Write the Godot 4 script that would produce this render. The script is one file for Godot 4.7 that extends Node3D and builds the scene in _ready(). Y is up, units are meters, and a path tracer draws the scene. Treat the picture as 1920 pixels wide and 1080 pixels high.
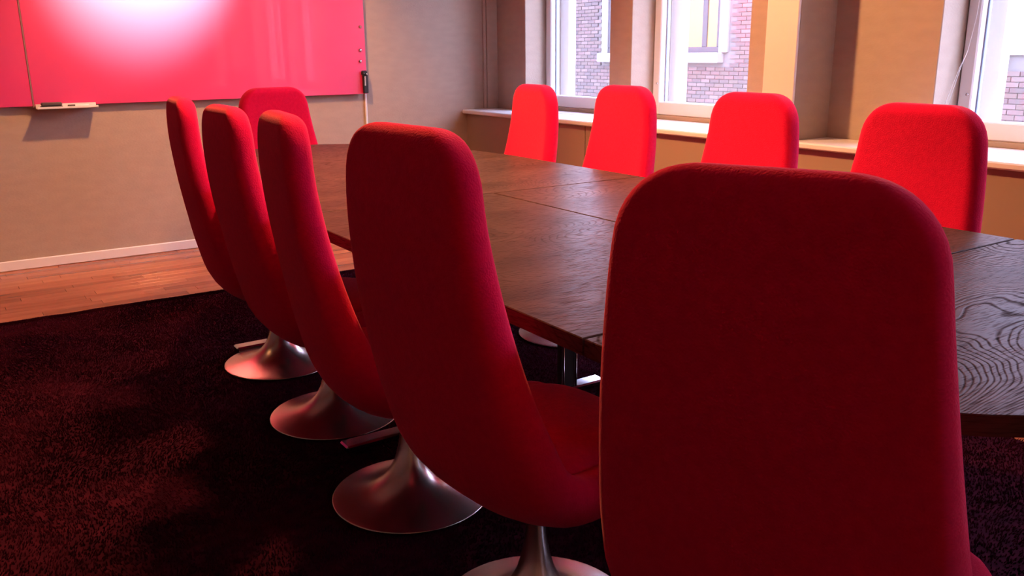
extends Node3D
# A boardroom: dark oak table with rounded ends, red high-back chairs, pink glass board, windows on a brick street.

const CAM_H := 1.14
const WALL_Z := -5.40        # wall with the glass board
const PANEL_X := 3.17        # front of the panels below the sill
const SILL_TOP := 0.742
const RECESS_X := 3.42       # wall plane above the sill
const FRAME_X := 3.585       # room face of the window frames
const CEIL_Y := 2.62
const TABLE_T := 0.72
const TABLE_X0 := 0.775
const TABLE_X1 := 2.0
const SEAM_FAR := -2.247
const SEAM_NEAR := -0.988
const RUG_Y := 0.014
const FACADE_X := 12.0

var used := {}
var M := {}
var rng := RandomNumberGenerator.new()

# ------------------------------------------------------------------ helpers
func numbered(called: String) -> String:
	if not used.has(called):
		used[called] = 0
		return called
	used[called] += 1
	return "%s_%03d" % [called, used[called]]

func tag(o: Node, label: String, category: String, group := "") -> Node:
	o.set_meta("label", label)
	o.set_meta("category", category)
	if group != "":
		o.set_meta("group", group)
	return o

func structure(o: Node, label := "", category := "") -> Node:
	o.set_meta("kind", "structure")
	if label != "":
		o.set_meta("label", label)
	if category != "":
		o.set_meta("category", category)
	return o

func thing(called: String, at: Vector3, turn := 0.0) -> Node3D:
	var o := Node3D.new()
	o.name = numbered(called)
	add_child(o)
	o.position = at
	o.rotation.y = turn
	return o

func part(called: String, mesh: Mesh, mat: Material, parent: Node, at := Vector3.ZERO) -> MeshInstance3D:
	var o := MeshInstance3D.new()
	o.mesh = mesh
	o.material_override = mat
	o.name = numbered(called) if parent == self else called
	parent.add_child(o, true)
	o.position = at
	return o

func col(r: float, g: float, b: float) -> Color:      # linear values to an sRGB albedo
	return Color(r, g, b).linear_to_srgb()

func mat(c: Color, rough := 0.6, metal := 0.0) -> StandardMaterial3D:
	var m := StandardMaterial3D.new()
	m.albedo_color = c
	m.roughness = rough
	m.metallic = metal
	return m

# chamfered box between two corners
func bevel_box(a: Vector3, b: Vector3, c := 0.004) -> ArrayMesh:
	var lo := Vector3(minf(a.x, b.x), minf(a.y, b.y), minf(a.z, b.z))
	var hi := Vector3(maxf(a.x, b.x), maxf(a.y, b.y), maxf(a.z, b.z))
	var sz := hi - lo
	c = minf(c, 0.45 * minf(sz.x, minf(sz.y, sz.z)))
	var st := SurfaceTool.new()
	st.begin(Mesh.PRIMITIVE_TRIANGLES)
	st.set_smooth_group(-1)
	var mid := (lo + hi) * 0.5
	var h := sz * 0.5
	var pt := func(sx, sy, sz2, ax):        # corner of the face of axis ax
		var k := Vector3(h.x - c, h.y - c, h.z - c)
		k[ax] = h[ax]
		return mid + Vector3(sx * k.x, sy * k.y, sz2 * k.z)
	var quad := func(p, q, r, s):
		var n: Vector3 = (q - p).cross(r - p)
		var ctr: Vector3 = (p + q + r + s) * 0.25 - mid
		if n.dot(ctr) > 0:
			for v in [p, r, q, p, s, r]: st.add_vertex(v)
		else:
			for v in [p, q, r, p, r, s]: st.add_vertex(v)
	for s in [-1.0, 1.0]:
		quad.call(pt.call(s, -1, -1, 0), pt.call(s, 1, -1, 0), pt.call(s, 1, 1, 0), pt.call(s, -1, 1, 0))
		quad.call(pt.call(-1, s, -1, 1), pt.call(1, s, -1, 1), pt.call(1, s, 1, 1), pt.call(-1, s, 1, 1))
		quad.call(pt.call(-1, -1, s, 2), pt.call(1, -1, s, 2), pt.call(1, 1, s, 2), pt.call(-1, 1, s, 2))
	for s in [-1.0, 1.0]:
		for t in [-1.0, 1.0]:
			quad.call(pt.call(s, t, -1, 0), pt.call(s, t, 1, 0), pt.call(s, t, 1, 1), pt.call(s, t, -1, 1))
			quad.call(pt.call(s, -1, t, 0), pt.call(s, 1, t, 0), pt.call(s, 1, t, 2), pt.call(s, -1, t, 2))
			quad.call(pt.call(-1, s, t, 1), pt.call(1, s, t, 1), pt.call(1, s, t, 2), pt.call(-1, s, t, 2))
	for s in [-1.0, 1.0]:
		for t in [-1.0, 1.0]:
			for u in [-1.0, 1.0]:
				var p: Vector3 = pt.call(s, t, u, 0)
				var q: Vector3 = pt.call(s, t, u, 1)
				var r: Vector3 = pt.call(s, t, u, 2)
				if (q - p).cross(r - p).dot(p - mid) > 0:
					for v in [p, r, q]: st.add_vertex(v)
				else:
					for v in [p, q, r]: st.add_vertex(v)
	st.generate_normals()
	return st.commit()

# smooth mesh from rows of points; each row is a closed ring when ring is true
func loft(rows: Array, ring := true, cap := true) -> ArrayMesh:
	var nr := rows.size()
	var nc: int = rows[0].size()
	var verts := PackedVector3Array()
	var idx := PackedInt32Array()
	for r in rows:
		for p in r: verts.append(p)
	var lim := nc if ring else nc - 1
	for i in nr - 1:
		for j in lim:
			var a := i * nc + j
			var b := i * nc + (j + 1) % nc
			var c := (i + 1) * nc + (j + 1) % nc
			var d := (i + 1) * nc + j
			idx.append_array([a, b, c, a, c, d])
	if cap and ring:
		for e in [0, nr - 1]:
			var ctr := Vector3.ZERO
			for p in rows[e]: ctr += p
			verts.append(ctr / nc)
			var k := verts.size() - 1
			for j in nc:
				if e == 0: idx.append_array([k, e * nc + (j + 1) % nc, e * nc + j])
				else: idx.append_array([k, e * nc + j, e * nc + (j + 1) % nc])
	var vol := 0.0
	for t in range(0, idx.size(), 3):
		vol += verts[idx[t]].dot(verts[idx[t + 1]].cross(verts[idx[t + 2]]))
	if vol > 0.0:                       # front faces run clockwise
		for t in range(0, idx.size(), 3):
			var q := idx[t + 1]
			idx[t + 1] = idx[t + 2]
			idx[t + 2] = q
	var nrm := PackedVector3Array()
	nrm.resize(verts.size())
	for t in range(0, idx.size(), 3):
		var n := (verts[idx[t + 2]] - verts[idx[t]]).cross(verts[idx[t + 1]] - verts[idx[t]])
		for k in 3: nrm[idx[t + k]] += n
	for i in nrm.size(): nrm[i] = nrm[i].normalized()
	var arr := []
	arr.resize(Mesh.ARRAY_MAX)
	arr[Mesh.ARRAY_VERTEX] = verts
	arr[Mesh.ARRAY_NORMAL] = nrm
	arr[Mesh.ARRAY_INDEX] = idx
	var am := ArrayMesh.new()
	am.add_surface_from_arrays(Mesh.PRIMITIVE_TRIANGLES, arr)
	return am

func lathe(profile: Array, seg := 48) -> ArrayMesh:     # profile of (radius, height)
	var rows := []
	for p in profile:
		var r := []
		for j in seg:
			var a := TAU * j / seg
			r.append(Vector3(p.x * cos(a), p.y, p.x * sin(a)))
		rows.append(r)
	return loft(rows)

func tube(path: Array, rad: float, seg := 8) -> ArrayMesh:
	var rows := []
	for i in path.size():
		var t: Vector3 = (path[mini(i + 1, path.size() - 1)] - path[maxi(i - 1, 0)]).normalized()
		var up := Vector3.UP if absf(t.y) < 0.9 else Vector3.RIGHT
		var s := t.cross(up).normalized()
		var n := s.cross(t)
		var r := []
		for j in seg:
			var a := TAU * j / seg
			r.append(path[i] + (s * cos(a) + n * sin(a)) * rad)
		rows.append(r)
	return loft(rows)

# flat slab from a plan outline (x, z), small rounding at the upper edge
func slab(outline: PackedVector2Array, y0: float, y1: float, edge := 0.003) -> ArrayMesh:
	var tris := Geometry2D.triangulate_polygon(outline)
	var inner := PackedVector2Array()
	var n := outline.size()
	var area := 0.0
	for i in n: area += outline[i].cross(outline[(i + 1) % n])
	var sgn := 1.0 if area > 0 else -1.0
	for i in n:
		var e0 := (outline[i] - outline[(i + n - 1) % n]).normalized()
		var e1 := (outline[(i + 1) % n] - outline[i]).normalized()
		var nn := (Vector2(-e0.y, e0.x) + Vector2(-e1.y, e1.x)) * sgn
		inner.append(outline[i] + nn / maxf(0.5, nn.length_squared() * 0.5) * edge)
	var st := SurfaceTool.new()
	st.begin(Mesh.PRIMITIVE_TRIANGLES)
	st.set_smooth_group(-1)
	var put := func(a: Vector3, b: Vector3, c: Vector3, want: Vector3):
		if (b - a).cross(c - a).dot(want) > 0:
			for v in [a, c, b]: st.add_vertex(v)
		else:
			for v in [a, b, c]: st.add_vertex(v)
	for t in range(0, tris.size(), 3):
		var p := inner[tris[t]]
		var q := inner[tris[t + 1]]
		var r := inner[tris[t + 2]]
		put.call(Vector3(p.x, y1, p.y), Vector3(q.x, y1, q.y), Vector3(r.x, y1, r.y), Vector3.UP)
		p = outline[tris[t]]
		q = outline[tris[t + 1]]
		r = outline[tris[t + 2]]
		put.call(Vector3(p.x, y0, p.y), Vector3(q.x, y0, q.y), Vector3(r.x, y0, r.y), Vector3.DOWN)
	for i in n:
		var a := outline[i]
		var b := outline[(i + 1) % n]
		var ai := inner[i]
		var bi := inner[(i + 1) % n]
		var e := b - a
		var o := Vector3(e.y, 0, -e.x) * sgn
		var levels := [[Vector3(a.x, y0, a.y), Vector3(b.x, y0, b.y), Vector3(b.x, y1 - edge, b.y), Vector3(a.x, y1 - edge, a.y)],
			[Vector3(a.x, y1 - edge, a.y), Vector3(b.x, y1 - edge, b.y), Vector3(bi.x, y1, bi.y), Vector3(ai.x, y1, ai.y)]]
		for l in levels:
			put.call(l[0], l[1], l[2], o + Vector3.UP * 0.001)
			put.call(l[0], l[2], l[3], o + Vector3.UP * 0.001)
	st.generate_normals()
	return st.commit()

# ------------------------------------------------------------------ textures
func noise_at(sd: int, freq: float, oct := 3) -> FastNoiseLite:
	var n := FastNoiseLite.new()
	n.seed = sd
	n.frequency = freq
	n.noise_type = FastNoiseLite.TYPE_SIMPLEX_SMOOTH
	n.fractal_octaves = oct
	return n

func ntex(sd: int, freq: float, size: int, lo: Color, hi: Color, oct := 4) -> NoiseTexture2D:
	var t := NoiseTexture2D.new()
	t.width = size
	t.height = size
	t.seamless = true
	t.noise = noise_at(sd, freq, oct)
	var g := Gradient.new()
	g.set_color(0, lo)
	g.set_color(1, hi)
	t.color_ramp = g
	return t

func nnormal(sd: int, freq: float, size: int, strength: float, oct := 3) -> NoiseTexture2D:
	var t := NoiseTexture2D.new()
	t.width = size
	t.height = size
	t.seamless = true
	t.noise = noise_at(sd, freq, oct)
	t.as_normal_map = true
	t.bump_strength = strength
	return t

func oak_images(rings: float, rough: float) -> Array:      # dark stained open-pored oak: colour, roughness, relief
	var W := 1024
	var Hh := 1024
	var c := Image.create(W, Hh, false, Image.FORMAT_RGB8)
	var r := Image.create(W, Hh, false, Image.FORMAT_RGB8)
	var h := Image.create(W, Hh, false, Image.FORMAT_RGB8)
	var warp := noise_at(5, 0.0016, 2)
	var wob := noise_at(9, 0.012, 2)
	var pore := noise_at(21, 0.05, 2)
	var fine := noise_at(33, 0.11, 2)
	for y in Hh:
		for x in W:
			var u := float(x) * 0.22               # slow along the grain
			var v := float(y)
			var d := v * 0.085 + warp.get_noise_2d(x * 0.55, y * 1.3) * 22.0 + wob.get_noise_2d(u * 2.4, v) * 0.8
			var ring := d - floorf(d)
			var line := clampf(1.0 - absf(ring - 0.5) * 5.5, 0.0, 1.0)
			var brk := pore.get_noise_2d(u * 0.9, v * 2.2) * 0.5 + 0.5
			line = clampf(line * (0.35 + 1.1 * brk), 0.0, 1.0)
			var dash := clampf((fine.get_noise_2d(u * 0.7, v * 3.2) - 0.22) * 3.0, 0.0, 1.0)
			var p := clampf(line * rings + dash * 0.45, 0.0, 1.0)
			var t := 0.86 + 0.14 * wob.get_noise_2d(u, v * 0.5)
			var base := Color(0.345, 0.255, 0.225) * t
			var dark := Color(0.12, 0.075, 0.07)
			c.set_pixel(x, y, base.lerp(dark, p))
			var rr := rough + 0.40 * p
			r.set_pixel(x, y, Color(rr, rr, rr))
			var hh := 1.0 - p
			h.set_pixel(x, y, Color(hh, hh, hh))
	for im in [c, r, h]: im.generate_mipmaps()
	return [ImageTexture.create_from_image(c), ImageTexture.create_from_image(r), ImageTexture.create_from_image(h)]

func plank_texture(sd: int, a: Color, b: Color) -> ImageTexture:
	var im := Image.create(256, 256, false, Image.FORMAT_RGB8)
	var n := noise_at(sd, 0.02, 3)
	var f := noise_at(sd + 7, 0.16, 2)
	for y in 256:
		for x in 256:
			var t := 0.5 + 0.5 * n.get_noise_2d(x * 0.3, y * 2.2) + 0.22 * f.get_noise_2d(x * 0.16, y * 1.6)
			im.set_pixel(x, y, a.lerp(b, clampf(t, 0.0, 1.0)))
	im.generate_mipmaps()
	return ImageTexture.create_from_image(im)

func make_materials() -> void:
	# woven wall covering
	var w := mat(Color(1, 1, 1), 0.92)
	w.albedo_texture = ntex(3, 0.012, 512, col(0.41, 0.33, 0.258), col(0.455, 0.365, 0.286), 5)
	w.uv1_triplanar = true
	w.uv1_world_triplanar = true
	w.uv1_scale = Vector3(1.1, 2.6, 1.1)
	w.normal_enabled = true
	w.normal_texture = nnormal(4, 0.09, 512, 3.0)
	w.normal_scale = 0.12
	M.wall = w
	M.ceiling = mat(col(0.62, 0.60, 0.57), 0.9)
	M.panel = mat(col(0.34, 0.25, 0.18), 0.62)
	M.trim_white = mat(col(0.80, 0.79, 0.77), 0.42)
	M.frame = mat(col(0.78, 0.76, 0.74), 0.38)
	M.sill = mat(col(0.82, 0.80, 0.77), 0.30)
	M.gasket = mat(col(0.24, 0.30, 0.42), 0.5)
	# red wool upholstery
	var f := mat(Color(1, 1, 1), 1.0)
	f.albedo_texture = ntex(12, 0.035, 512, col(0.60, 0.005, 0.050), col(0.70, 0.008, 0.064), 4)
	f.uv1_triplanar = true
	f.uv1_scale = Vector3(3, 3, 3)
	f.normal_enabled = true
	f.normal_texture = nnormal(13, 0.14, 512, 6.0, 3)
	f.normal_scale = 0.22
	f.metallic_specular = 0.05
	f.rim_enabled = true
	f.rim = 0.18
	f.rim_tint = 1.0
	M.wool = f
	var s := mat(col(0.52, 0.43, 0.38), 0.27, 1.0)
	M.steel = s
	M.chrome = mat(col(0.62, 0.62, 0.64), 0.14, 1.0)
	M.black = mat(col(0.012, 0.012, 0.014), 0.42)
	# table
	for k in ["oak_a", "oak_b"]:
		var o := oak_images(0.22, 0.28) if k == "oak_a" else oak_images(0.80, 0.30)
		var t := mat(Color(1, 1, 1), 1.0)
		t.albedo_texture = o[0]
		t.roughness_texture = o[1]
		t.heightmap_enabled = true
		t.heightmap_texture = o[2]
		t.heightmap_scale = 0.05
		t.uv1_triplanar = true
		t.uv1_world_triplanar = true
		t.uv1_scale = Vector3(0.9, 0.9, 0.9)
		t.uv1_offset = Vector3(0.0, 0.0, 0.0) if k == "oak_a" else Vector3(0.37, 0.21, 0.43)
		t.metallic_specular = 0.07
		M[k] = t
	# floor planks
	var tones := [[Color(0.60, 0.345, 0.235), Color(0.70, 0.43, 0.30)], [Color(0.52, 0.28, 0.185), Color(0.63, 0.365, 0.25)], [Color(0.645, 0.39, 0.26), Color(0.74, 0.475, 0.33)], [Color(0.56, 0.305, 0.20), Color(0.68, 0.41, 0.285)]]
	for i in 4:
		var p := mat(Color(1, 1, 1), 0.22)
		p.albedo_texture = plank_texture(50 + i, tones[i][0], tones[i][1])
		p.uv1_triplanar = true
		p.uv1_world_triplanar = true
		p.uv1_scale = Vector3(1.3, 1.3, 1.3)
		M["plank%d" % i] = p
	M.subfloor = mat(col(0.05, 0.022, 0.012), 0.7)
	# rug
	var rg := mat(Color(1, 1, 1), 1.0)
	rg.albedo_texture = ntex(61, 0.03, 512, col(0.020, 0.003, 0.008), col(0.052, 0.006, 0.015), 5)
	rg.uv1_triplanar = true
	rg.uv1_world_triplanar = true
	rg.metallic_specular = 0.1
	M.rug = rg
	var pl := mat(Color(1, 1, 1), 1.0)
	pl.vertex_color_use_as_albedo = true
	pl.metallic_specular = 0.1
	M.pile = pl
	# glass board: magenta back-painted satin glass with a clear face
	var b := mat(col(0.74, 0.020, 0.160), 0.5)
	b.metallic_specular = 0.95
	b.clearcoat_enabled = true
	b.clearcoat = 0.8
	b.clearcoat_roughness = 0.03
	M.board = b
	M.board_edge = mat(col(0.30, 0.16, 0.16), 0.3)
	var g := StandardMaterial3D.new()
	g.albedo_color = Color(0.93, 0.97, 1.0, 0.06)
	g.transparency = BaseMaterial3D.TRANSPARENCY_ALPHA
	g.roughness = 0.02
	M.glass = g
	# street side
	M.mortar = mat(col(0.125, 0.115, 0.11), 0.95)
	M.stone = mat(col(0.24, 0.23, 0.22), 0.85)
	M.far_frame = mat(col(0.026, 0.022, 0.028), 0.5)
	var br := mat(Color(1, 1, 1), 0.92)
	br.vertex_color_use_as_albedo = true
	M.brick_stuff = br
	for i in 5:
		M["brick%d" % i] = mat(brick_tone(i), 0.92)

func brick_tone(i: int) -> Color:
	var t := [Vector3(0.098, 0.062, 0.058), Vector3(0.082, 0.055, 0.053), Vector3(0.113, 0.080, 0.073), Vector3(0.09, 0.062, 0.053), Vector3(0.071, 0.053, 0.051)]
	return col(t[i].x, t[i].y, t[i].z)

# ------------------------------------------------------------------ the room
func build_room() -> void:
	# wall behind the glass board
	var wf = part("wall_board", bevel_box(Vector3(-2.6, 0, WALL_Z), Vector3(3.9, CEIL_Y, WALL_Z - 0.2), 0.001), M.wall, self)
	structure(wf)
	structure(part("wall_left", bevel_box(Vector3(-2.6, 0, WALL_Z), Vector3(-2.4, CEIL_Y, 2.6), 0.001), M.wall, self))
	structure(part("wall_rear", bevel_box(Vector3(-2.6, 0, 2.4), Vector3(3.9, CEIL_Y, 2.6), 0.001), M.wall, self))
	structure(part("ceiling", bevel_box(Vector3(-2.6, CEIL_Y, WALL_Z - 0.2), Vector3(3.95, CEIL_Y + 0.15, 2.6), 0.001), M.ceiling, self))
	# window wall: solid pieces around the openings
	var ww := Node3D.new()
	ww.name = "wall_window"
	add_child(ww)
	structure(ww)
	var ops := openings()
	var z := WALL_Z
	for o in ops:
		part("pier", bevel_box(Vector3(RECESS_X, SILL_TOP - 0.02, z), Vector3(FRAME_X + 0.24, CEIL_Y, o[0]), 0.003), M.wall, ww)
		part("lintel", bevel_box(Vector3(RECESS_X, 2.32, o[0]), Vector3(FRAME_X + 0.24, CEIL_Y, o[1]), 0.003), M.wall, ww)
		z = o[1]
	part("pier", bevel_box(Vector3(RECESS_X, SILL_TOP - 0.02, z), Vector3(FRAME_X + 0.24, CEIL_Y, 2.4), 0.003), M.wall, ww)
	part("breast", bevel_box(Vector3(PANEL_X + 0.03, 0, WALL_Z), Vector3(FRAME_X + 0.24, SILL_TOP - 0.027, 2.4), 0.002), M.wall, ww)
	# projecting column between the two window bays
	part("column", bevel_box(Vector3(3.18, 0.0, -2.755), Vector3(RECESS_X + 0.02, CEIL_Y, -2.585), 0.004), M.wall, ww)
	part("column_facing", bevel_box(Vector3(3.165, SILL_TOP + 0.002, -2.757), Vector3(3.18, CEIL_Y, -2.583), 0.003), M.trim_white, ww)
	part("column", bevel_box(Vector3(3.18, 0.0, 0.25), Vector3(RECESS_X + 0.02, CEIL_Y, 0.42), 0.004), M.wall, ww)
	# vertical casing in the corner by the board wall
	var cc := Node3D.new()
	cc.name = "trim_1"
	add_child(cc)
	structure(cc)
	part("casing", bevel_box(Vector3(3.335, SILL_TOP, WALL_Z), Vector3(RECESS_X, CEIL_Y, WALL_Z + 0.028), 0.003), M.wall, cc)
	part("bead", bevel_box(Vector3(3.312, SILL_TOP, WALL_Z), Vector3(3.335, CEIL_Y, WALL_Z + 0.016), 0.004), M.wall, cc)
	# panels below the sill
	var pz := [WALL_Z, -4.05, -2.765]
	var panels := Node3D.new()
	panels.name = "trim_2"
	add_child(panels)
	structure(panels)
	for i in pz.size() - 1:
		part("panel", bevel_box(Vector3(PANEL_X, 0.0, pz[i] + 0.004), Vector3(PANEL_X + 0.03, SILL_TOP - 0.03, pz[i + 1] - 0.004), 0.003), M.panel, panels)
	for a in [[-2.575, -1.30], [-1.30, 0.24], [0.43, 2.38]]:
		part("panel", bevel_box(Vector3(PANEL_X, 0.0, a[0] + 0.004), Vector3(PANEL_X + 0.03, SILL_TOP - 0.03, a[1] - 0.004), 0.003), M.panel, panels)
	# white sill boards
	var sl := Node3D.new()
	sl.name = "trim_3"
	add_child(sl)
	structure(sl)
	for a in [[WALL_Z + 0.002, -2.757], [-2.583, 0.248], [0.422, 2.39]]:
		part("sill_board", bevel_box(Vector3(3.135, SILL_TOP - 0.027, a[0]), Vector3(RECESS_X - 0.003, SILL_TOP, a[1]), 0.006), M.sill, sl)
	for o in ops:
		part("sill_board", bevel_box(Vector3(RECESS_X, SILL_TOP - 0.026, o[0] + 0.002), Vector3(FRAME_X - 0.012, SILL_TOP + 0.001, o[1] - 0.002), 0.003), M.sill, sl)
	# baseboard along the board wall
	structure(part("baseboard_board", bevel_box(Vector3(-2.39, 0, WALL_Z), Vector3(PANEL_X, 0.055, WALL_Z + 0.013), 0.004), M.trim_white, self))
	structure(part("baseboard_left", bevel_box(Vector3(-2.4, 0, WALL_Z + 0.013), Vector3(-2.387, 0.055, 2.39), 0.004), M.trim_white, self))
	build_floor()
	var i := 1
	for o in ops:
		build_window(o[0], o[1], i)
		i += 1

func openings() -> Array:
	return [[-5.027, -4.144], [-3.949, -3.077], [-2.088, -1.100], [-0.905, 0.080], [0.90, 1.78]]

func build_window(z0: float, z1: float, n: int) -> void:
	var w := Node3D.new()
	w.name = "window_%d" % n
	add_child(w)
	structure(w)
	var y0 := 0.765
	var y1 := 2.31
	var fw := 0.062
	var x0 := FRAME_X
	var x1 := FRAME_X + 0.075
	# apron strip under the frame
	part("apron", bevel_box(Vector3(x0 - 0.008, SILL_TOP, z0 + 0.002), Vector3(x1, y0, z1 - 0.002), 0.002), M.wall, w)
	var fr := part("frame", bevel_box(Vector3(x0, y0, z0 + 0.004), Vector3(x1, y1, z0 + fw), 0.006), M.frame, w)
	part("frame", bevel_box(Vector3(x0, y0, z1 - fw), Vector3(x1, y1, z1 - 0.004), 0.006), M.frame, w)
	part("frame", bevel_box(Vector3(x0 + 0.001, y0, z0 + fw), Vector3(x1, y0 + 0.075, z1 - fw), 0.006), M.frame, w)
	part("frame", bevel_box(Vector3(x0 + 0.001, y1 - 0.07, z0 + fw), Vector3(x1, y1, z1 - fw), 0.006), M.frame, w)
	# dark gasket line along the glass
	var gy0 := y0 + 0.075
	var gy1 := y1 - 0.07
	for zz in [[z0 + fw, z0 + fw + 0.006], [z1 - fw - 0.006, z1 - fw]]:
		part("gasket", bevel_box(Vector3(x0 + 0.040, gy0, zz[0]), Vector3(x0 + 0.052, gy1, zz[1]), 0.001), M.gasket, w)
	part("glass_pane", bevel_box(Vector3(x0 + 0.044, gy0, z0 + fw + 0.001), Vector3(x0 + 0.048, gy1, z1 - fw - 0.001), 0.0003), M.glass, w)
	# outer casement behind the inner frame
	var ox := x1 + 0.05
	for a in [[z0 + 0.004, z0 + 0.10], [z1 - 0.10, z1 - 0.004]]:
		part("outer_casement", bevel_box(Vector3(ox, y0 + 0.03, a[0]), Vector3(ox + 0.06, y1, a[1]), 0.005), M.trim_white, w)
	part("outer_casement", bevel_box(Vector3(ox, y0 - 0.03, z0 + 0.10), Vector3(ox + 0.06, y0 + 0.045, z1 - 0.10), 0.005), M.trim_white, w)
	if n >= 2:
		part("latch_knob", lathe([Vector2(0.001, 0.0), Vector2(0.006, 0.0), Vector2(0.006, 0.006), Vector2(0.001, 0.008)], 12), M.chrome, fr, Vector3(x0, 0.945, z0 + 0.045)).rotation.z = PI / 2

func build_floor() -> void:
	var fl := Node3D.new()
	fl.name = "floor"
	add_child(fl)
	structure(fl)
	part("subfloor", bevel_box(Vector3(-2.6, -0.12, WALL_Z - 0.2), Vector3(3.9, -0.010, 2.6), 0.001), M.subfloor, fl)
	# strip planks; the ones near the board wall are pieces of their own
	rng.seed = 11
	var row := 0
	var pw := 0.066
	var z := WALL_Z + 0.002
	var rest := SurfaceTool.new()
	rest.begin(Mesh.PRIMITIVE_TRIANGLES)
	var rests := [SurfaceTool.new(), SurfaceTool.new(), SurfaceTool.new(), SurfaceTool.new()]
	for s in rests: s.begin(Mesh.PRIMITIVE_TRIANGLES)
	var variants := {}
	while z < 2.4:
		var x := -2.4 - rng.randf() * 0.4
		while x < 3.2:
			var ln: float = [0.34, 0.44, 0.54, 0.64][rng.randi() % 4]
			var key := int(ln * 100)
			if not variants.has(key):
				variants[key] = bevel_box(Vector3(0, -0.010, 0), Vector3(ln - 0.0012, 0.0, pw - 0.0010), 0.0008)
			var k := rng.randi() % 4
			var xa := x
			if row < 19 and xa > -0.45 and xa < 3.2:
				part("plank", variants[key], M["plank%d" % k], fl, Vector3(xa, 0, z))
			else:
				rests[k].append_from(variants[key], 0, Transform3D(Basis(), Vector3(xa, 0, z)))
			x += ln
		z += pw
		row += 1
	for k in 4:
		var o := part("plank_field", rests[k].commit(), M["plank%d" % k], fl)
		o.set_meta("kind", "stuff")

func build_rug() -> void:
	var r := thing("rug", Vector3.ZERO)
	tag(r, "dark burgundy long-pile rug lying under the boardroom table", "rug")
	var x0 := -1.3
	var x1 := 2.56
	var z0 := -4.265
	var z1 := 0.9
	part("backing", bevel_box(Vector3(x0, 0.0005, z0), Vector3(x1, 0.010, z1), 0.003), M.rug, r)
	# pile: short leaning tufts
	rng.seed = 77
	var st := SurfaceTool.new()
	st.begin(Mesh.PRIMITIVE_TRIANGLES)
	st.set_smooth_group(-1)
	var tri := [Vector3(-0.0022, 0, 0), Vector3(0.0022, 0, 0), Vector3(0.0003, 0.0095, 0.002), Vector3(0, 0, -0.0022), Vector3(0, 0, 0.0022), Vector3(0.0018, 0.0085, 0)]
	for v in tri: st.add_vertex(v)
	st.generate_normals()
	var mm := MultiMesh.new()
	mm.transform_format = MultiMesh.TRANSFORM_3D
	mm.use_colors = true
	mm.mesh = st.commit()
	var n := 300000
	mm.instance_count = n
	var patch := noise_at(71, 1.6, 3)
	var lean := noise_at(72, 2.2, 2)
	var hue := noise_at(73, 9.0, 2)
	for i in n:
		var x := rng.randf_range(-0.35, x1)
		var z := rng.randf_range(z0, -0.45)
		if i % 6 == 0:
			z = z0 + absf(rng.randfn(0.0, 0.012)) - 0.004
		var b := Basis(Vector3.UP, rng.randf() * TAU)
		var lx := lean.get_noise_2d(x, z) * 0.9
		var lz := lean.get_noise_2d(x + 40.0, z) * 0.9
		b = Basis(Vector3(0, 0, 1), -lx) * Basis(Vector3(1, 0, 0), lz) * b
		b = b.scaled(Vector3.ONE * rng.randf_range(0.75, 1.15))
		mm.set_instance_transform(i, Transform3D(b, Vector3(x, 0.008, z)))
		var t := clampf(0.5 + 0.34 * patch.get_noise_2d(x, z) + 0.25 * hue.get_noise_2d(x, z), 0.0, 1.0)
		mm.set_instance_color(i, Color(0.028, 0.003, 0.011).lerp(Color(0.076, 0.007, 0.021), t))
	var o := MultiMeshInstance3D.new()
	o.name = "pile"
	o.multimesh = mm
	o.material_override = M.pile
	o.set_meta("kind", "stuff")
	r.add_child(o, true)

# ------------------------------------------------------------------ table
func arc(cx: float, cz: float, r: float, a0: float, a1: float, n: int) -> Array:
	var out := []
	for i in n + 1:
		var a := lerpf(a0, a1, float(i) / n)
		out.append(Vector2(cx + r * cos(a), cz + r * sin(a)))
	return out

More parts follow.
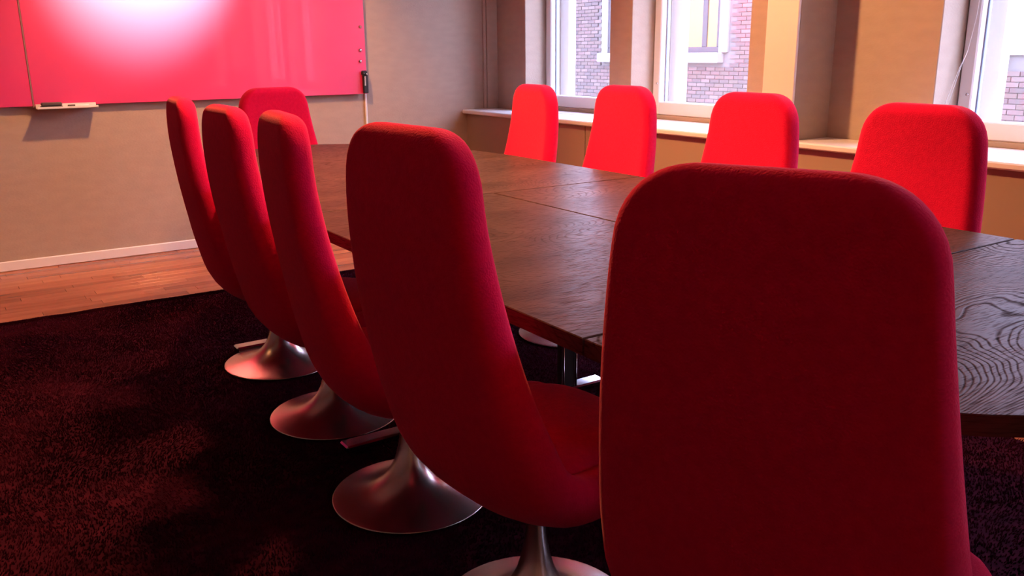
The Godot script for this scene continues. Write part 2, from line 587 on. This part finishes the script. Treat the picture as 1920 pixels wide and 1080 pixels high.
func build_table() -> void:
	var t := thing("conference_table", Vector3(1.39, 0, -2.2))
	tag(t, "long dark-stained oak conference table with rounded ends and metal legs", "table")
	var off := Vector3(-1.39, 0, 2.2)
	var cx := 0.5 * (TABLE_X0 + TABLE_X1)
	var rad := 0.5 * (TABLE_X1 - TABLE_X0)
	var g := 0.0027
	var y0 := TABLE_T - 0.028
	# far end: straight sides running into a half round
	var far := PackedVector2Array([Vector2(TABLE_X0, SEAM_FAR - g), Vector2(TABLE_X1, SEAM_FAR - g)])
	for p in arc(cx, 0.0, rad, 0.0, -PI, 48): far.append(Vector2(p.x, -2.97 + p.y * 1.03 / rad))
	var near := PackedVector2Array([Vector2(TABLE_X1, SEAM_NEAR + g), Vector2(TABLE_X0, SEAM_NEAR + g)])
	for p in arc(cx, -0.958, rad, PI, 0.0, 40): near.append(p)
	var mid_x := 1.409
	var ra := PackedVector2Array([Vector2(TABLE_X0, SEAM_FAR + g), Vector2(mid_x - g, SEAM_FAR + g), Vector2(mid_x - g, SEAM_NEAR - g), Vector2(TABLE_X0, SEAM_NEAR - g)])
	var rb := PackedVector2Array([Vector2(mid_x + g, SEAM_FAR + g), Vector2(TABLE_X1, SEAM_FAR + g), Vector2(TABLE_X1, SEAM_NEAR - g), Vector2(mid_x + g, SEAM_NEAR - g)])
	var k := 0
	for pl in [far, near, ra, rb]:
		var tp := part("top_panel", slab(pl, TABLE_T - 0.004, TABLE_T, 0.0015), M.oak_b if k == 1 else M.oak_a, t, off)
		part("edge_band", slab(pl, y0, TABLE_T - 0.004, 0.0005), M.oak_a, tp)
		k += 1
	# metal frames: a foot rail, two posts and a top rail at each joint
	for z in [-3.30, -2.235, -1.02]:
		var f := Node3D.new()
		f.name = "leg_frame"
		t.add_child(f, true)
		f.position = Vector3(0, 0, z + 2.2)
		part("foot_rail", bevel_box(Vector3(-0.52, RUG_Y, -0.028), Vector3(0.44, RUG_Y + 0.022, 0.028), 0.005), M.chrome, f)
		part("top_rail", bevel_box(Vector3(-0.45, y0 - 0.03, -0.02), Vector3(0.45, y0, 0.02), 0.003), M.black, f)
		for x in [-0.29, 0.29]:
			var po := part("post", bevel_box(Vector3(-0.026, 0, -0.018), Vector3(0.026, y0 - 0.064, 0.018), 0.003), M.black, f, Vector3(x, RUG_Y + 0.022, 0))
			for e in [-0.026, 0.026]:
				part("edge_rod", lathe([Vector2(0.006, 0.0), Vector2(0.006, y0 - 0.064)], 12), M.chrome, po, Vector3(e, 0, 0.018))

# ------------------------------------------------------------------ chairs
func spine_point(pts: Array, s: float) -> Array:     # Catmull-Rom, returns position and parameter values
	var n := pts.size() - 1
	var f := clampf(s, 0.0, 1.0) * n
	var i := mini(int(f), n - 1)
	var t := f - i
	var p0 = pts[maxi(i - 1, 0)]
	var p1 = pts[i]
	var p2 = pts[i + 1]
	var p3 = pts[mini(i + 2, n)]
	var out := []
	for k in p1.size():
		var a: float = p0[k]
		var b: float = p1[k]
		var c: float = p2[k]
		var d: float = p3[k]
		out.append(0.5 * (2.0 * b + (c - a) * t + (2.0 * a - 5.0 * b + 4.0 * c - d) * t * t + (3.0 * b - a - 3.0 * c + d) * t * t * t))
	return out

func shell_mesh() -> ArrayMesh:
	# centre line from the top of the back to the front of the seat: forward, height, half width, thickness, curl of the sides
	var pts := [
		[-0.262, 1.000, 0.166, 0.052, 0.004],
		[-0.266, 0.930, 0.178, 0.057, 0.008],
		[-0.265, 0.840, 0.190, 0.059, 0.013],
		[-0.253, 0.720, 0.206, 0.063, 0.021],
		[-0.234, 0.600, 0.222, 0.067, 0.030],
		[-0.211, 0.488, 0.237, 0.073, 0.042],
		[-0.172, 0.382, 0.248, 0.084, 0.048],
		[-0.092, 0.328, 0.251, 0.092, 0.048],
		[0.010, 0.330, 0.248, 0.092, 0.038],
		[0.110, 0.348, 0.240, 0.088, 0.024],
		[0.200, 0.358, 0.225, 0.080, 0.011]]
	# resample by length
	var dense := []
	var L := [0.0]
	var N := 400
	for i in N + 1:
		dense.append(spine_point(pts, float(i) / N))
		if i > 0:
			L.append(L[i - 1] + Vector2(dense[i][0] - dense[i - 1][0], dense[i][1] - dense[i - 1][1]).length())
	var total: float = L[N]
	var stations := []
	for v in [0.0, 0.0008, 0.003, 0.0065, 0.011, 0.017, 0.024, 0.034, 0.046, 0.060, 0.078]: stations.append(v)
	var d := 0.10
	while d < total - 0.09:
		stations.append(d)
		d += 0.024
	for v in [0.078, 0.060, 0.046, 0.034, 0.024, 0.017, 0.011, 0.0065, 0.003, 0.0008, 0.0]: stations.append(total - v)
	var rows := []
	for s in stations:
		var k := 0
		while k < N - 1 and L[k + 1] < s: k += 1
		var t: float = clampf((s - L[k]) / maxf(1e-6, L[k + 1] - L[k]), 0.0, 1.0)
		var q := []
		for c in 5: q.append(lerpf(dense[k][c], dense[k + 1][c], t))
		var tg := Vector2(dense[k + 1][0] - dense[k][0], dense[k + 1][1] - dense[k][1]).normalized()
		var nm := Vector2(-tg.y, tg.x)            # towards the sitter
		var hw: float = q[2]
		var th: float = q[3]
		var end := minf(s, total - s)
		var rc := 0.093 if s < total * 0.5 else 0.10
		if end < rc:
			hw -= rc - rc * pow(1.0 - pow(1.0 - end / rc, 2.3), 1.0 / 2.3)
		var er := th * 0.55
		if end < er:
			th *= sqrt(maxf(0.0, 1.0 - pow(1.0 - end / er, 2.0)))
		th = maxf(th, 0.0006)
		var ring := []
		var r := minf(th * 0.5, hw)
		var flat := 18
		for side in 2:
			var sg := 1.0 if side == 0 else -1.0
			for j in flat + 1:                     # long faces
				var a := lerpf(-(hw - r), hw - r, float(j) / flat) * sg
				ring.append(Vector2(a, sg * th * 0.5))
			for j in range(1, 8):                  # round edge
				var an := PI * 0.5 - PI * j / 8.0
				ring.append(Vector2(sg * (hw - r) + sg * r * cos(an), sg * th * 0.5 * sin(an)))
		var out := []
		for p in ring:
			var e := absf(p.x) / 0.24
			var puff: float = 0.006 * (1.0 - minf(1.0, e * e)) * (1.0 if p.y > 0 else -0.6)
			var o: float = p.y + puff + q[4] * pow(e, 2.6)
			out.append(Vector3(q[0] + nm.x * o, q[1] + nm.y * o, p.x))
		rows.append(out)
	return loft(rows)

func cushion_mesh() -> ArrayMesh:
	var rows := []
	var n := 20
	for i in n + 1:
		var a := PI * i / n - PI / 2
		var fy := sin(a)
		var s := pow(maxf(0.0, cos(a)), 0.42)
		var r := []
		for j in 48:
			var b := TAU * j / 48
			var cx := signf(cos(b)) * pow(absf(cos(b)), 0.55) * 0.180 * s
			var cz := signf(sin(b)) * pow(absf(sin(b)), 0.55) * 0.185 * s
			r.append(Vector3(0.02 + cx, 0.398 + fy * 0.026 + 0.12 * maxf(0.0, -cx - 0.10), cz))
		rows.append(r)
	return loft(rows)

func make_chair() -> Node3D:
	var c := Node3D.new()
	part("shell", shell_mesh(), M.wool, c)
	part("seat_cushion", cushion_mesh(), M.wool, c)
	var prof := [Vector2(0.001, 0.0), Vector2(0.203, 0.0), Vector2(0.2055, 0.002), Vector2(0.2055, 0.005), Vector2(0.203, 0.0065), Vector2(0.185, 0.0095), Vector2(0.155, 0.0155), Vector2(0.125, 0.024), Vector2(0.098, 0.036), Vector2(0.074, 0.053), Vector2(0.054, 0.076), Vector2(0.039, 0.105), Vector2(0.029, 0.14), Vector2(0.022, 0.18), Vector2(0.0185, 0.22), Vector2(0.017, 0.27), Vector2(0.017, 0.315)]
	var base := part("trumpet_base", lathe(prof, 72), M.steel, c)
	base.set_meta("label", "brushed metal trumpet base")
	part("swivel_plate", bevel_box(Vector3(-0.07, 0.283, -0.07), Vector3(0.07, 0.30, 0.07), 0.005), M.black, c)
	return c

func build_chairs() -> void:
	var proto := make_chair()
	# base x, base z, direction the sitter faces (degrees from +x towards -z), lift of the shell, label, group
	var near := "red chairs along the side away from the windows"
	var far := "red chairs along the window side"
	var list := [
		[0.980, -3.090, -6.0, 0.000, "red high-back chair away from the windows, closest to the pink board", near],
		[0.957, -2.505, -1.4, 0.000, "red high-back chair away from the windows, second from the pink board", near],
		[0.917, -1.893, -8.6, 0.013, "red high-back chair away from the windows, third from the pink board", near],
		[0.899, -1.294, 4.3, 0.027, "red high-back chair away from the windows, fourth from the pink board", near],
		[0.968, -0.709, 22.0, 0.020, "red high-back chair at the near rounded table end, back turned, furthest from the board", near],
		[2.013, -3.302, 173.0, -0.008, "red high-back chair on the window side, closest to the board wall", far],
		[2.076, -2.747, 176.9, 0.000, "red high-back chair in front of the narrow pier between two windows", far],
		[1.980, -1.995, 177.4, 0.000, "red high-back chair in front of the projecting column", far],
		[1.878, -1.353, 174.9, -0.003, "red high-back chair in front of the window with blind cords", far],
		[1.463, -4.000, -80.4, -0.022, "red high-back chair at the table head before the pink board", ""]]
	var k := 0
	for e in list:
		var c: Node3D = proto if k == 0 else proto.duplicate()
		c.name = numbered("swivel_chair")
		add_child(c)
		c.position = Vector3(e[0], RUG_Y, e[1])
		c.rotation.y = deg_to_rad(e[2])
		for nm in ["shell", "seat_cushion", "swivel_plate"]:
			c.get_node(nm).position.y = e[3] - RUG_Y
		tag(c, e[4], "chair", e[5])
		k += 1

# ------------------------------------------------------------------ glass board and what hangs on it
func build_board() -> void:
	var zf := WALL_Z + 0.035
	var b := thing("glass_board", Vector3(1.45, 1.45, WALL_Z))
	tag(b, "glossy pink glass writing board hung on the beige wall", "writing board")
	part("panel", bevel_box(Vector3(0.491 - 1.45, 0.876 - 1.45, 0.029), Vector3(2.412 - 1.45, 2.13 - 1.45, 0.035), 0.001), M.board, b)
	for x in [0.62, 2.28]:
		for y in [1.0, 2.0]:
			part("standoff", lathe([Vector2(0.014, 0.001), Vector2(0.014, 0.029)], 16), M.chrome, b, Vector3(x - 1.45, y - 1.45, 0)).rotation.x = PI / 2
	var c := thing("glass_board", Vector3(-0.4, 1.45, WALL_Z))
	tag(c, "pink glass board panel beside the eraser tray, past the joint", "writing board")
	part("panel", bevel_box(Vector3(-0.97, 0.876 - 1.45, 0.029), Vector3(0.482 + 0.4, 2.13 - 1.45, 0.035), 0.001), M.board, c)
	for x in [-0.85, 0.76]:
		for y in [1.0, 2.0]:
			part("standoff", lathe([Vector2(0.014, 0.001), Vector2(0.014, 0.029)], 16), M.chrome, c, Vector3(x, y - 1.45, 0)).rotation.x = PI / 2
	var j := part("joint_strip", bevel_box(Vector3(0.4825, 0.870, WALL_Z + 0.01), Vector3(0.4905, 2.13, zf + 0.002), 0.001), M.board_edge, self)
	tag(j, "thin metal strip between the two pink glass panels", "strip")
	# pen tray
	var t := thing("pen_tray", Vector3(0.64, 0.864, zf))
	tag(t, "white metal pen tray at the bottom edge of the pink board", "tray")
	part("shelf", bevel_box(Vector3(-0.145, -0.003, 0.0), Vector3(0.150, 0.001, 0.085), 0.001), M.trim_white, t)
	part("lip", bevel_box(Vector3(-0.145, -0.003, 0.081), Vector3(0.150, 0.010, 0.085), 0.001), M.trim_white, t)
	part("back_plate", bevel_box(Vector3(-0.145, -0.003, 0.0), Vector3(0.150, 0.022, 0.003), 0.001), M.trim_white, t)
	var e := thing("board_eraser", Vector3(0.567, 0.8655, zf + 0.045))
	tag(e, "black felt board eraser lying on the white pen tray", "eraser")
	part("felt_pad", bevel_box(Vector3(-0.052, 0, -0.024), Vector3(0.052, 0.012, 0.024), 0.002), M.black, e)
	part("grip", bevel_box(Vector3(-0.050, 0.012, -0.022), Vector3(0.050, 0.030, 0.022), 0.005), mat(col(0.08, 0.07, 0.065), 0.5), e)
	var p := thing("marker_pen", Vector3(0.70, 0.8725, zf + 0.035))
	tag(p, "board marker with dark cap lying on the white pen tray", "pen")
	var bar := part("barrel", lathe([Vector2(0.001, -0.05), Vector2(0.0065, -0.05), Vector2(0.0065, 0.05), Vector2(0.001, 0.052)], 14), M.trim_white, p)
	bar.rotation.z = PI / 2
	var cap := part("cap", lathe([Vector2(0.001, 0), Vector2(0.0072, 0), Vector2(0.0072, 0.035), Vector2(0.001, 0.037)], 14), M.black, p, Vector3(-0.018, 0, 0))
	cap.rotation.z = PI / 2
	# magnets
	var spots := [[2.384, 1.292, "small dark round magnet at the pink board edge, topmost of three"], [2.375, 1.149, "small shiny round magnet on the pink board, middle of three"], [2.371, 1.080, "small shiny round magnet just above the black pen holder"]]
	for i in 3:
		var g := part("magnet", lathe([Vector2(0.0005, 0), Vector2(0.009, 0), Vector2(0.009, 0.006), Vector2(0.007, 0.008), Vector2(0.0005, 0.008)], 20), M.chrome if i > 0 else M.board_edge, self, Vector3(spots[i][0], spots[i][1], zf))
		g.rotation.x = PI / 2
		tag(g, spots[i][2], "magnet", "magnets on the glass board")
	# black holder clipped on the lower corner
	var h := thing("pen_holder", Vector3(2.393, 0.88, zf))
	tag(h, "black clip-on pen holder at the lower corner of the pink board", "pen holder")
	part("body", bevel_box(Vector3(-0.016, 0.0, 0.0), Vector3(0.018, 0.115, 0.026), 0.005), M.black, h)
	part("clip", bevel_box(Vector3(-0.021, 0.112, 0.0), Vector3(0.016, 0.142, 0.022), 0.006), M.black, h)
	part("label_plate", bevel_box(Vector3(-0.010, 0.048, 0.026), Vector3(0.000, 0.106, 0.0275), 0.0004), M.chrome, h)
	part("rivet", lathe([Vector2(0.0005, 0), Vector2(0.005, 0), Vector2(0.004, 0.003), Vector2(0.0005, 0.004)], 12), M.chrome, h, Vector3(-0.011, 0.126, 0.022)).rotation.x = PI / 2
	part("rivet", lathe([Vector2(0.0005, 0), Vector2(0.005, 0), Vector2(0.004, 0.003), Vector2(0.0005, 0.004)], 12), M.chrome, h, Vector3(0.010, 0.120, 0.022)).rotation.x = PI / 2
	var w := part("cable_duct", bevel_box(Vector3(2.402, 0.056, WALL_Z), Vector3(2.417, 0.885, WALL_Z + 0.011), 0.003), M.trim_white, self)
	tag(w, "thin white cable duct running down the wall below the pen holder", "cable duct")

func build_cords() -> void:
	var c := thing("blind_cord", Vector3(3.56, 2.29, -2.02))
	tag(c, "pair of thin white blind cords drawn aside to the window reveal", "cord")
	for i in 2:
		var dx := 0.020 * i
		var path := [Vector3(3.560, 2.29, -2.020), Vector3(3.560, 1.70, -2.020 + 0.01 * i), Vector3(3.558, 1.25, -2.030), Vector3(3.552, 1.12, -2.045),
			Vector3(3.535 + dx * 0.4, 1.05, -2.062), Vector3(3.500 + dx, 0.94, -2.075), Vector3(3.470 + dx * 1.3, 0.85, -2.081)]
		part("strand", tube(path, 0.0013, 6), M.trim_white, c, -c.position)

# ------------------------------------------------------------------ lamps (above the frame)
func build_spot(at: Vector3, aim: Vector3, energy: float, angle: float, size: float, label: String, soft := 0.6, tint := LAMP) -> void:
	var l := thing("spot_lamp", at)
	tag(l, label, "lamp", "")
	var dir := (aim - at).normalized()
	var head := Node3D.new()
	head.name = "head"
	l.add_child(head)
	head.look_at_from_position(at, aim, Vector3.UP if absf(dir.y) < 0.99 else Vector3.RIGHT)
	var can := part("can", lathe([Vector2(0.001, 0.10), Vector2(0.035, 0.10), Vector2(0.05, 0.08), Vector2(0.055, 0.0), Vector2(0.05, 0.0), Vector2(0.045, 0.02)], 24), M.black, head)
	can.rotation.x = PI / 2
	var glow := StandardMaterial3D.new()
	glow.albedo_color = Color(1, 0.9, 0.75)
	glow.emission_enabled = true
	glow.emission = Color(1.0, 0.80, 0.58)
	glow.emission_energy_multiplier = 6.0
	var lens := part("lens", lathe([Vector2(0.0005, 0.012), Vector2(0.044, 0.012), Vector2(0.044, 0.014), Vector2(0.0005, 0.014)], 24), glow, head)
	lens.rotation.x = PI / 2
	part("stem", lathe([Vector2(0.008, 0), Vector2(0.008, CEIL_Y - at.y)], 10), M.black, l)
	var s := SpotLight3D.new()
	s.light_color = tint
	s.light_energy = energy
	s.spot_angle = angle
	s.spot_angle_attenuation = soft
	s.spot_range = 12.0
	s.spot_attenuation = 2.0
	s.light_size = size
	s.shadow_enabled = true
	head.add_child(s)
	s.position = Vector3(0, 0, -0.02)

# ------------------------------------------------------------------ the street
func build_street() -> void:
	var f := thing("brick_building", Vector3(FACADE_X, 0, -10))
	tag(f, "pale brick building across the street with stone window surrounds", "building")
	var wins := [[-14.60, -13.35], [-12.42, -11.49], [-7.75, -6.47], [-5.2, -4.1], [-17.4, -16.4], [-9.9, -8.9]]
	var wy := [[1.10, 2.75], [1.10, 2.75], [1.05, 2.7], [1.05, 2.7], [1.10, 2.75], [-3.2, -1.6]]
	part("wall", bevel_box(Vector3(0.03, -5, -16), Vector3(0.5, 3.4, 14), 0.01), M.mortar, f)
	var holes := []
	for i in wins.size():
		var a: float = wins[i][0]
		var b: float = wins[i][1]
		var y0: float = wy[i][0]
		var y1: float = wy[i][1]
		var sr := 0.40 if i == 2 else 0.20
		var sl := 0.18 if i == 0 else 0.32
		holes.append([a - sl, b + sr, y0 - 0.22, y1 + 0.2])
		part("stone_surround", bevel_box(Vector3(-0.03, y0 - 0.04, a - sl + 10), Vector3(0.04, y1 + 0.18, a + 10), 0.01), M.stone, f)
		part("stone_surround", bevel_box(Vector3(-0.03, y0 - 0.04, b + 10), Vector3(0.04, y1 + 0.18, b + sr + 10), 0.01), M.stone, f)
		part("stone_surround", bevel_box(Vector3(-0.03, y1, a + 10), Vector3(0.04, y1 + 0.18, b + 10), 0.01), M.stone, f)
		part("stone_sill", bevel_box(Vector3(-0.14, y0 - 0.22, a - sl - 0.02 + 10), Vector3(0.04, y0 - 0.04, b + 0.09 + 10), 0.015), M.stone, f)
		var fw := part("window_frame", bevel_box(Vector3(-0.005, y0 - 0.04, a + 10), Vector3(0.04, y0 + 0.06, b + 10), 0.008), M.far_frame, f)
		part("bar", bevel_box(Vector3(-0.005, y0 + 0.06, a + 10), Vector3(0.04, y1, a + 0.11 + 10), 0.008), M.far_frame, fw)
		part("bar", bevel_box(Vector3(-0.005, y0 + 0.06, b - 0.07 + 10), Vector3(0.04, y1, b + 10), 0.008), M.far_frame, fw)
		part("bar", bevel_box(Vector3(-0.005, y0 + 0.06, (a + b) * 0.5 + 0.03 + 10), Vector3(0.04, y1, (a + b) * 0.5 + 0.15 + 10), 0.008), M.far_frame, fw)
		# a lit room behind the panes
		var g := StandardMaterial3D.new()
		g.albedo_color = Color(0.16, 0.14, 0.10)
		g.roughness = 0.25
		if i < 4:
			g.emission_enabled = true
			g.emission = Color(1.0, 0.80, 0.42)
			g.emission_energy_multiplier = 0.95
		part("lit_pane", bevel_box(Vector3(0.015, y0 + 0.06, a + 0.11 + 10), Vector3(0.028, y1, b - 0.07 + 10), 0.001), g, f)
	# bricks: those in view as pieces, the others joined
	rng.seed = 5
	var bl := 0.225
	var bh := 0.071
	var bm := bevel_box(Vector3(0.0, 0.0, 0.0), Vector3(0.05, bh - 0.010, bl - 0.010), 0.003)
	var views := [[-16.1, -14.75, 0.05, 2.0], [-12.85, -10.55, 0.05, 2.0], [-6.6, -5.9, 0.10, 1.0]]
	var free := []
	var cols := []
	var made := 0
	var row := 0
	var y := -1.6
	while y < 3.3:
		var z := -20.0 + (bl * 0.5 if row % 2 == 1 else 0.0)
		while z < -1.0:
			var skip := false
			for h in holes:
				if z + bl > h[0] + 0.06 and z < h[1] - 0.02 and y + bh > h[2] and y < h[3]: skip = true
			if not skip:
				var k := rng.randi() % 5
				var at := Vector3(rng.randf_range(-0.004, 0.004), y, z + 10.0)
				var seen := false
				for v in views:
					if z + bl > v[0] and z < v[1] and y + bh > v[2] and y < v[3]: seen = true
				if seen and made < 300:
					part("brick", bm, M["brick%d" % k], f, at)
					made += 1
				else:
					free.append(at)
					cols.append(brick_tone(k).srgb_to_linear())
			z += bl
		y += bh
		row += 1
	var mm := MultiMesh.new()
	mm.transform_format = MultiMesh.TRANSFORM_3D
	mm.use_colors = true
	mm.mesh = bm
	mm.instance_count = free.size()
	for i in free.size():
		mm.set_instance_transform(i, Transform3D(Basis(), free[i]))
		mm.set_instance_color(i, cols[i])
	var o := MultiMeshInstance3D.new()
	o.name = "brick_field"
	o.multimesh = mm
	o.material_override = M.brick_stuff
	o.set_meta("kind", "stuff")
	f.add_child(o, true)

const LAMP := Color(1.0, 0.70, 0.465)

func _ready() -> void:
	# camera
	var cam := Camera3D.new()
	cam.name = "camera"
	add_child(cam)
	cam.position = Vector3(0, CAM_H, 0)
	cam.rotation_degrees = Vector3(-15.2048, -33.2355, -0.5858)
	cam.fov = rad_to_deg(2.0 * atan(540.0 / 1641.65))
	cam.near = 0.05
	cam.current = true
	# overcast daylight
	var env := Environment.new()
	env.tonemap_mode = Environment.TONE_MAPPER_LINEAR
	env.tonemap_exposure = 1.0
	env.sdfgi_enabled = true
	env.ssao_enabled = true
	env.ssil_enabled = true
	env.background_mode = Environment.BG_SKY
	var sky := Sky.new()
	var sm := ProceduralSkyMaterial.new()
	sm.sky_top_color = Color(0.79, 0.81, 1.0)
	sm.sky_horizon_color = Color(0.82, 0.83, 1.0)
	sm.ground_bottom_color = Color(0.45, 0.45, 0.50)
	sm.ground_horizon_color = Color(0.55, 0.55, 0.60)
	sm.sun_angle_max = 0.0
	sm.energy_multiplier = 20.0
	sky.sky_material = sm
	env.sky = sky
	var we := WorldEnvironment.new()
	we.environment = env
	add_child(we)

	make_materials()
	build_room()
	# lamps on the ceiling near the board end of the table
	build_spot(Vector3(1.46, 2.48, -3.95), Vector3(1.14, 1.72, -5.40), 60.0, 19.5, 0.05, "black narrow-beam ceiling spot lamp aimed at the pink glass board", 0.9, Color(1.0, 0.86, 0.68))
	build_spot(Vector3(1.30, 2.48, -4.15), Vector3(1.42, 1.10, -5.40), 5.6, 42.0, 0.05, "black wide ceiling spot lamp washing the wall below the board")
	build_spot(Vector3(1.30, 2.48, -3.45), Vector3(2.30, 0.70, -1.45), 10.5, 76.0, 0.08, "black ceiling spot lamp aimed at the window side chairs")
	build_spot(Vector3(-1.00, 2.48, -4.00), Vector3(-0.85, 0.00, -4.05), 3.2, 42.0, 0.08, "black ceiling spot lamp over the rug beside the table")
	build_spot(Vector3(1.55, 2.48, -2.10), Vector3(1.30, 0.80, -2.45), 5.0, 58.0, 0.08, "black ceiling spot lamp above the middle of the table")
	build_table()
	build_rug()
	build_chairs()
	build_board()
	build_cords()
	build_street()
